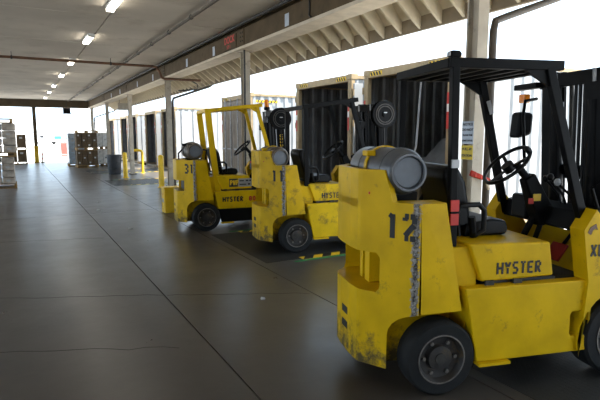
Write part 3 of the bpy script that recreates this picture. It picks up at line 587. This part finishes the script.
    if cfg.get('lamp'):
        lp = MB().prism_y([(.05, gz0 + .03), (.12, gz0 + .03), (.125, gz0 + .055), (.11, gz0 + .07), (.055, gz0 + .07)], -GW - .025, -GW + .025).build('work_lamp', 'black', t, bevel=.008); B('lamp_lens', 'glass', lp, .045, .05, -GW - .02, -GW + .02, gz0 + .037, gz0 + .062)
        MB().tube([(.22, .36, gz0 - .04), (.2, .37, gz0 - .5), (.16, .41, 1.2)], .007, 6).build('cable', 'plate', t)
    # head lamp on a bent bracket at the far front post, turn signal above
    if cfg.get('xl'):
     br = MB().tube([(1.20, .45, 1.35), (1.16, .45, 1.75), (1.18, .46, 1.87), (1.30, .48, 1.89)], .014, 8).build('lamp_bracket', 'black', t, smooth=60)
     MB().prism_y([(1.14, 1.57), (1.28, 1.60), (1.29, 1.78), (1.16, 1.79)], .48, .62).build('head_lamp', 'black', br, bevel=.03)
     B('arm', 'black', br, 1.2, 1.28, .36, .66, 1.965, 2.01, bevel=.006); B('turn_signal', 'amber', br, 1.21, 1.27, .52, .60, 1.86, 1.93, bevel=.01)
    if not cfg.get('xl'):
        MB().box(.98, 1.06, -.44, -.34, 1.70, 1.80).build('mirror', 'black', t, bevel=.01)
    # ---- mast, carriage, forks
    mx = 1.40; mt = 2.06
    ms = empty('mast', (mx, 0, 0)); ms.parent = t; ms.rotation_euler = (0, R(-3.2), 0)
    for s in (-1, 1):
        MB().prism_z([(0, s * .40), (.13, s * .40), (.13, s * .34), (.105, s * .34), (.105, s * .38), (.025, s * .38), (.025, s * .34), (0, s * .34)], .07, mt).build('outer_rail', 'black', ms)
        MB().prism_z([(.02, s * .335), (.12, s * .335), (.12, s * .27), (.10, s * .27), (.10, s * .31), (.04, s * .31), (.04, s * .27), (.02, s * .27)], .12, mt + .02).build('inner_rail', 'black', ms)
        MB().cyl((-.02, s * .20, .12), (-.02, s * .20, 1.85), .05, 12).build('lift_cylinder', 'black', ms, smooth=40); MB().cyl((-.02, s * .20, 1.85), (-.02, s * .20, mt), .022, 12).build('piston', 'steel', ms, smooth=40)
        MB().bar((.03, s * .1, .3), (.03, s * .1, mt - .05), .035, .012, (1, 0, 0)).build('chain', 'dark', ms); MB().cyl((-.20, s * .42, .72), (.0, s * .42, .82), .03, 10).build('tilt_cylinder', 'black', ms)
        fk = MB().prism_y([(.20, .06), (1.30, .055), (1.30, .07), (.26, .10), (.25, .62), (.20, .62)], s * .24 - .055, s * .24 + .055).build('fork', 'black', ms, bevel=.006)
    for s in (-1, 1): B('rail_cover', 'black', ms, -.045, -.03, min(s * .13, s * .345), max(s * .13, s * .345), .2, 1.97)
    for k in range(3): MB().tube([(-.01, -.09 + k * .045, .3), (-.03, -.10 + k * .05, 1.2), (-.01, -.09 + k * .045, mt - .06)], .014, 8).build('mast_hose', 'vinyl', ms, smooth=60)
    for z0, z1, x0 in ((mt - .10, mt, -.03), (1.30, 1.38, .0), (.55, .65, .0), (.10, .20, .0)): B('crossbar', 'black', ms, x0, x0 + .05, -.40, .40, z0, z1, bevel=.005)
    for z in (.18, .55): B('carriage_bar', 'black', ms, .15, .20, -.46, .46, z, z + .10, bevel=.005)
    for y in (-.4, -.2, 0, .2, .4): B('backrest_bar', 'black', ms, .16, .185, y - .015, y + .015, .64, 1.25)
    B('backrest_rail', 'black', ms, .155, .19, -.46, .46, 1.25, 1.29)
    yr = cfg.get('reel_y', -.46)
    rl = MB().lathe([(-.05, .05), (-.05, .19), (-.035, .195), (-.03, .17), (.03, .17), (.035, .195), (.05, .19), (.05, .05)], (.05, yr, 1.90), (0, 1, 0), 32).build('hose_reel', 'black', ms, smooth=35)
    for r_ in (.15, .12): MB().lathe([(-.056, r_), (-.06, r_), (-.06, r_ - .014), (-.05, r_ - .014)], (.05, yr, 1.90), (0, 1, 0), 32, True).build('reel_ring', 'rim', rl, smooth=35)
    MB().cyl((.05, yr - .075, 1.90), (.05, yr + .06, 1.90), .04, 14).build('reel_hub', 'black', rl, smooth=40); B('reel_spring', 'plate', rl, .02, .07, yr - .08, yr - .07, 1.915, 1.93)
    B('reel_bracket', 'black', ms, .0, .1, min(yr + .05, -.38), -.36, 1.80, 2.0); MB().tube([(.05, yr, 1.74), (.06, yr + .03, 1.4), (.08, -.30, .8), (.12, -.2, .5)], .012, 8).build('reel_hose', 'vinyl', ms, smooth=60)
    if cfg.get('mast_text'):
        letters('mast_lettering', 'HYSTER', 'yb', ms, (.09, -.4015, 1.30), (0, 0, 1), (-1, 0, 0), .05, 1.1, 2.2, 1.1)
    if cfg.get('beacon'):
        bc = MB().lathe([(0, .055), (.05, .055), (.06, .045)], (.02, .25, mt + .02), (0, 0, 1), 16).build('beacon_base', 'black', ms, smooth=40); MB().lathe([(0, .042), (.10, .042), (.13, .03), (.14, .002)], (.02, .25, mt + .08), (0, 0, 1), 16).build('beacon_lens', 'amber', bc, smooth=40)
    for o in t.children:
        k_ = o.name.split('.')[0]
        if k_ in ('steering_column', 'dashboard', 'lever', 'grab_loop', 'brake_pedal', 'hydraulic_hose', 'column_hose', 'floor_plate', 'toe_board', 'seat_cushion', 'hip_restraint'): o.location.x = -.10
        if k_ == 'front_fender': o.location.x = -.13
    # ---- wheels
    for s in (-1, 1):
        wheel('rear_wheel', t, 0, s * .46, .235, .235, .17, s, R(cfg.get('steer', 0))); wheel('front_wheel', t, 1.29, s * .465, .27, .27, .20, s)
    MB().cyl((1.29, -.37, .27), (1.29, .37, .27), .07, 12).build('drive_axle', 'dark', t)
    return t

forklift((2.318, 2.591, .008), -16, dict(label='yellow forklift stencilled 12 with grey gas tank and black overhead guard', cw='cw', body='yel', number='12', tank='tank', hood_text='stencil', guard='black', xl=True, lamp=True, gz=(2.025, 2.03), gw=.40, gx=(.05, .84), pw=.05))
forklift((3.338, 6.374, .008), -9, dict(label='scuffed yellow forklift stencilled 11 with black guard, between the other two forklifts', cw='cw_old', body='yel_old', number='11', num_s=.2, tank='tank_rust', zt=1.30, hood_text='stencil', guard='black', gz=(1.98, 2.10), gw=.42, gx=(.12, .95)))
forklift((2.780, 8.525, 0), -8, dict(label='yellow forklift stencilled 31 with yellow overhead guard and flat rear top', cw='cw', body='yel', number='31', num_s=.18, rim=False, tank='tank_rust', hood_text='plates', guard='yel', frame_z=.37, gz=(2.02, 2.13), gw=.43, gx=(.03, 1.02), lean=1, pw=.10, mast_text=True, beacon=True))

# ================================================================ NOTICES AND RAG ON THE NEAR COLUMN
cx, cy = CX - .05, COLY[3] + .04
def notice(name, label, m, y0, z0, w_, h_, lines):
    w_ = .148
    t = empty(name, (cx - .0755, y0, z0)); tag(t, label, 'notice'); B('sheet', m, t, -.004, 0, -w_ / 2, w_ / 2, 0, h_)
    for k, (tx, sz) in enumerate(lines): font_text('print', tx, 'ink', t, (-.0055, 0, h_ - (k + .6) * h_ / (len(lines) + .2)), (R(90), 0, R(-90)), sz, bold=.001)
    return t
notice('notice_sheet', 'pale notice sheet with dark print on the column, above the yellow one', 'signw', cy, 1.52, .20, .23, [('NOTICE', .036), ('DO NOT', .036), ('BLOCK THE', .024), ('LOAD DOCK', .024)])
notice('notice_sheet', 'yellow notice sheet reading full on the column', 'signy', cy, 1.36, .20, .145, [('FULL 48', .036), ('STATION', .033)])
rg = empty('rag', (cx - .09, cy - .075, 1.15)); tag(rg, 'red rag tied round the near column', 'rag')
b = MB()
for k in range(7): b.bar((-.03 + k * .04, -.02 - .01 * (k % 2), .08 - k * .012), (.012 + k * .04, -.02 - .01 * ((k + 1) % 2), .075 - (k + 1) * .012), .03, .06 - .004 * k)
b.build('knot', 'rag', rg, bevel=.008)
b = MB(); b.bar((.2, -.03, .0), (.23, -.04, -.1), .03, .03); b.build('tail', 'cream', rg, bevel=.008)

# ================================================================ BOLLARDS, BARRIER, BIN, CABINET
def bollard(x, y, h, label):
    t = empty('bollard', (x, y, 0)); tag(t, label, 'bollard')
    MB().lathe([(0, .085), (h - .06, .085), (h - .02, .065), (h, .02)], (0, 0, 0), (0, 0, 1), 20).build('post', 'yb', t, smooth=40); MB().lathe([(0, .13), (.015, .13), (.015, .09)], (0, 0, 0), (0, 0, 1), 20).build('foot', 'yb', t)
bollard(3.87, 15.78, 1.02, 'tall yellow bollard standing beside the column with the orange pipe')
bollard(3.56, 20.1, .98, 'yellow bollard standing beside the dark bin')
t = empty('hoop_barrier', (4.5, 22.5, 0)); tag(t, 'yellow steel hoop barrier beside the far column', 'barrier')
MB().tube([(-.2, .1, 0), (-.2, .1, .88), (-.17, .09, .95), (-.1, .06, .98), (.1, -.06, .98), (.17, -.09, .95), (.2, -.1, .88), (.2, -.1, 0)], .055, 12).build('hoop', 'yb', t, smooth=60)
for s in (-1, 1): MB().box(s * .2 - .09, s * .2 + .09, -s * .1 - .09, -s * .1 + .09, 0, .012).build('foot', 'yb', t)
t = empty('waste_bin', (3.5, 22.2, 0)); tag(t, 'dark grey waste barrel standing by the far bollard', 'bin')
MB().lathe([(0, .24), (.04, .25), (.78, .29), (.78, .26), (.06, .22), (.06, .001)], (0, 0, 0), (0, 0, 1), 28).build('barrel', 'bin', t, smooth=40); MB().lathe([(.76, .29), (.76, .31), (.82, .31), (.82, .265), (.78, .265)], (0, 0, 0), (0, 0, 1), 28, True).build('rim', 'bin', t, smooth=40)
for s in (-1, 1): B('handle', 'bin', t, s * .33 - .03, s * .33 + .03, -.07, .07, .68, .73, bevel=.01)
for z in (.25, .5): MB().lathe([(z - .012, .255 + z * .045), (z, .27 + z * .045), (z + .012, .255 + z * .045)], (0, 0, 0), (0, 0, 1), 28).build('rib', 'bin', t, smooth=40)
t = empty('steel_cabinet', (2.72, 10.5, 0)); tag(t, 'small yellow steel cabinet behind the yellow-guarded forklift', 'cabinet')
B('body', 'yb', t, -.12, .20, -.14, .14, .0, .50, bevel=.01); B('lid', 'yb', t, -.135, .215, -.155, .155, .50, .54, bevel=.008); B('door', 'yb', t, -.127, -.12, -.11, .11, .05, .46, bevel=.004); B('label', 'plate', t, -.131, -.127, -.07, .07, .22, .30); B('red_dot', 'red', t, -.131, -.127, -.01, .015, .38, .405)

# ================================================================ PALLET LOADS
def pallet(x0, y0, z, wx, wy, label, group=None):
    t = empty('pallet', (x0, y0, z)); tag(t, label, 'pallet', group)
    for k in range(5): B('deck_board', 'wood', t, 0, wx, k * (wy - .1) / 4, k * (wy - .1) / 4 + .1, .115, .135)
    for k in range(3): B('base_board', 'wood', t, 0, wx, k * (wy - .1) / 2, k * (wy - .1) / 2 + .1, 0, .018)
    for k in range(3): B('stringer', 'wood', t, k * (wx - .07) / 2, k * (wx - .07) / 2 + .07, 0, wy, .018, .115)
def carton(x, y, z, dx, dy, dz, m, label, group, lab=True, name='carton', cat='box'):
    t = empty(name, (x + random.uniform(-.004, .004), y + random.uniform(-.004, .004), z), R(random.uniform(-.6, .6))); tag(t, label, cat, group)
    g = .012; B('body', m, t, g, dx - g, g, dy - g, 0, dz - (.012 if m == 'wrap' else .003), bevel=.03 if m.startswith('wrap') else .006)
    B('tape', 'tape' if m == 'kraft' else 'wrapb', t, dx * .47, dx * .53, g + .03, dy - g - .03, dz - .013, dz - .001)
    if lab: B('label', 'tape', t, dx * .3, dx * .6, g - .003, g, dz * .35, dz * .65)
def load(x0, y0, z, nx, ny, nz, dx, dy, dz, m, label, group, front_only=True):
    for k in range(nz):
        for i in range(nx):
            for j in range(ny):
                if front_only and 0 < i < nx - 1 and j > 0 and k < nz - 1: continue
                carton(x0 + i * dx, y0 + j * dy, z + k * dz, dx, dy, dz, m, label.replace(' carton ', ' carton of the ' + ('top' if k == nz - 1 else ('bottom', 'second', 'third', 'fourth', 'fifth')[k]) + ' layer ', 1), group, lab=(i + k) % 2 == 0)
# near left, two pallets high, shrink-wrapped pale cartons
pallet(-1.24, 17.75, 0, 1.15, 1.0, 'wooden pallet on the floor beneath pale wrapped cartons')
load(-1.22, 17.77, .135, 3, 2, 4, .37, .48, .205, 'wrap', 'pale wrapped carton in the lower load of the two-pallet stack', 'cartons in the lower pale load')
pallet(-1.20, 17.78, .96, 1.15, 1.0, 'wooden pallet between the two loads of pale wrapped cartons')
load(-1.18, 17.80, 1.095, 3, 2, 4, .385, .48, .225, 'wrap', 'pale wrapped carton in the upper load of the two-pallet stack', 'cartons in the upper pale load')
pallet(-1.25, 17.8, 2.0, 1.15, 1.0, 'empty wooden pallet lying on top of pale wrapped cartons')
# brown stack by the far opening, left
pallet(-.55, 32.6, 0, 1.0, 1.0, 'wooden pallet under dark brown cartons beside the far opening')
load(-.54, 32.62, .135, 2, 2, 2, .49, .48, .33, 'kraft', 'dark brown carton in the lower load beside the far opening', 'lower cartons beside the far opening')
pallet(-.55, 32.6, .81, 1.0, 1.0, 'wooden pallet between dark brown carton loads beside the far opening')
load(-.54, 32.62, .945, 2, 2, 2, .49, .48, .37, 'kraft', 'dark brown carton in the upper load beside the far opening', 'upper cartons beside the far opening')
# brown stack at right
pallet(2.56, 27.5, 0, 1.02, 1.0, 'wooden pallet under the large brown carton stack')
load(2.57, 27.52, .135, 4, 2, 3, .25, .48, .245, 'kraft', 'brown carton in the lower load of the large brown stack', 'lower cartons of the large brown stack')
pallet(2.56, 27.5, .88, 1.02, 1.0, 'wooden pallet between the loads of the large brown stack')
load(2.57, 27.52, 1.015, 4, 2, 3, .25, .48, .245, 'kraft', 'brown carton in the upper load of the large brown stack', 'upper cartons of the large brown stack')
pallet(2.60, 27.5, 1.752, 1.02, 1.0, 'wooden pallet on top of the large brown stack')
pallet(2.3, 29.0, 0, 1.0, 1.0, 'wooden pallet under blue-wrapped cartons behind the large brown stack')
load(2.31, 29.02, .135, 2, 2, 6, .49, .48, .27, 'wrapb', 'pale blue wrapped carton behind the large brown stack', 'blue-wrapped cartons')
pallet(3.66, 28.6, 0, .6, 1.0, 'narrow wooden pallet under white cartons beside the large brown stack')
load(3.67, 28.62, .135, 2, 2, 3, .29, .48, .25, 'white', 'white carton in the lower load beside the large brown stack', 'lower white cartons')
pallet(3.66, 28.6, .9, .6, 1.0, 'narrow wooden pallet between white carton loads')
load(3.67, 28.62, 1.035, 2, 2, 3, .29, .48, .25, 'white', 'white carton in the upper load beside the large brown stack', 'upper white cartons')

# ================================================================ FAR END AND YARD
t = empty('delineator_post', (1.26, 34.05, 0)); tag(t, 'striped post on a black foot beside the far dark column', 'post')
for k in range(6): MB().cyl((0, 0, .05 + k * .13), (0, 0, .05 + (k + 1) * .13), .045, 12).build('band', 'orange' if k % 2 else 'white', t)
MB().lathe([(0, .14), (.04, .13), (.05, .05)], (0, 0, 0), (0, 0, 1), 16).build('foot', 'rubber', t)
# far semi truck across the yard
t = empty('lorry', (9, 190, -1.25)); tag(t, 'distant white lorry with pale blue box across the yard', 'lorry')
B('cargo_box', 'wrapb', t, 1.0, 13, 0, 2.5, 1.0, 3.7); MB().prism_y([(-4.5, .6), (-.2, .6), (-.2, 3.3), (-1.8, 3.3), (-2.6, 2.2), (-4.4, 1.9)], 0, 2.5).build('cab', 'white', t); B('windscreen', 'ink', t, -2.3, -1.2, -.02, 0, 2.2, 3.0); B('chassis', 'black', t, -4, 13, .3, 2.2, .6, 1.0)
for x in (-3.4, 1.8, 10, 11.4): MB().cyl((x, -.05, .5), (x, 2.55, .5), .5, 16).build('wheel', 'rubber', t)
for k in range(3): B('panel_stripe', 'blue', t, 2 + k * 3.5, 4.2 + k * 3.5, -.02, 0, 1.8, 2.8)
# orange/white plastic barriers outside the far end
for k in range(2):
    t = empty('plastic_barrier', (6.2 + k * 2.0, 78 + k * .5, -1.25)); tag(t, ('orange plastic road barrier out in the yard' if k == 0 else 'white plastic road barrier out in the yard beside the orange one'), 'barrier')
    MB().prism_x([(-.3, 0), (.3, 0), (.3, .15), (.12, .35), (.09, 1.9), (-.09, 1.9), (-.12, .35), (-.3, .15)], -.95, .95).build('body', 'orange' if k == 0 else 'white', t, bevel=.03); B('slot', 'ink', t, -.3, .3, -.13, .13, .0, .08)
# low pale warehouse across the yard
t = empty('warehouse', (-60, 260, -1.25)); tag(t, 'long pale warehouse across the yard beyond the lorry', 'building')
B('wall', 'haze', t, 0, 190, 0, 30, 0, 9); B('roof_edge', 'white', t, -.5, 190.5, -.5, 30.5, 9, 9.6)
for k in range(18):
    d = B('dock_door', 'white', t, 6 + k * 10, 10 + k * 10, -.1, 0, 1.2, 5); B('canopy', 'haze', d, 5.6 + k * 10, 10.4 + k * 10, -1.5, 0, 5.3, 5.5)
# yard sign
t = empty('yard_sign', (9.2, 26.0, -1.25)); tag(t, 'post sign with cream top and blue lower panel in the yard', 'sign')
MB().cyl((0, .45, 0), (0, .45, 4.1), .04, 10).build('pole', 'steel', t); B('upper_panel', 'cream', t, -.02, .02, -.45, .45, 3.5, 3.87); pn = B('lower_panel', 'blue', t, -.02, .02, -.45, .45, 3.05, 3.48)
font_text('lettering', 'IN', 'white', pn, (-.022, 0, 3.26), (R(90), 0, R(-90)), .42, bold=.02)
# litter on the floor
for k, (x, y, s) in enumerate(((1.62, 8.9, .05), (1.45, 11.5, .06), (2.02, 4.35, .025), (1.62, 12.9, .04))):
    b = MB(); b.loft([(-s, -s * .6, 0), (s * .8, -s * .7, 0), (s, s * .5, 0), (-s * .7, s * .7, 0)], [(-s * .9, -s * .4, .006), (s * .6, -s * .6, .018), (s * .8, s * .4, .008), (-s * .5, s * .6, .02)])
    o = b.build('paper_scrap', 'tape'); o.location = (x, y, .001); tag(o, 'small crumpled pale scrap lying on the bare concrete', 'litter', 'paper scraps on the floor')
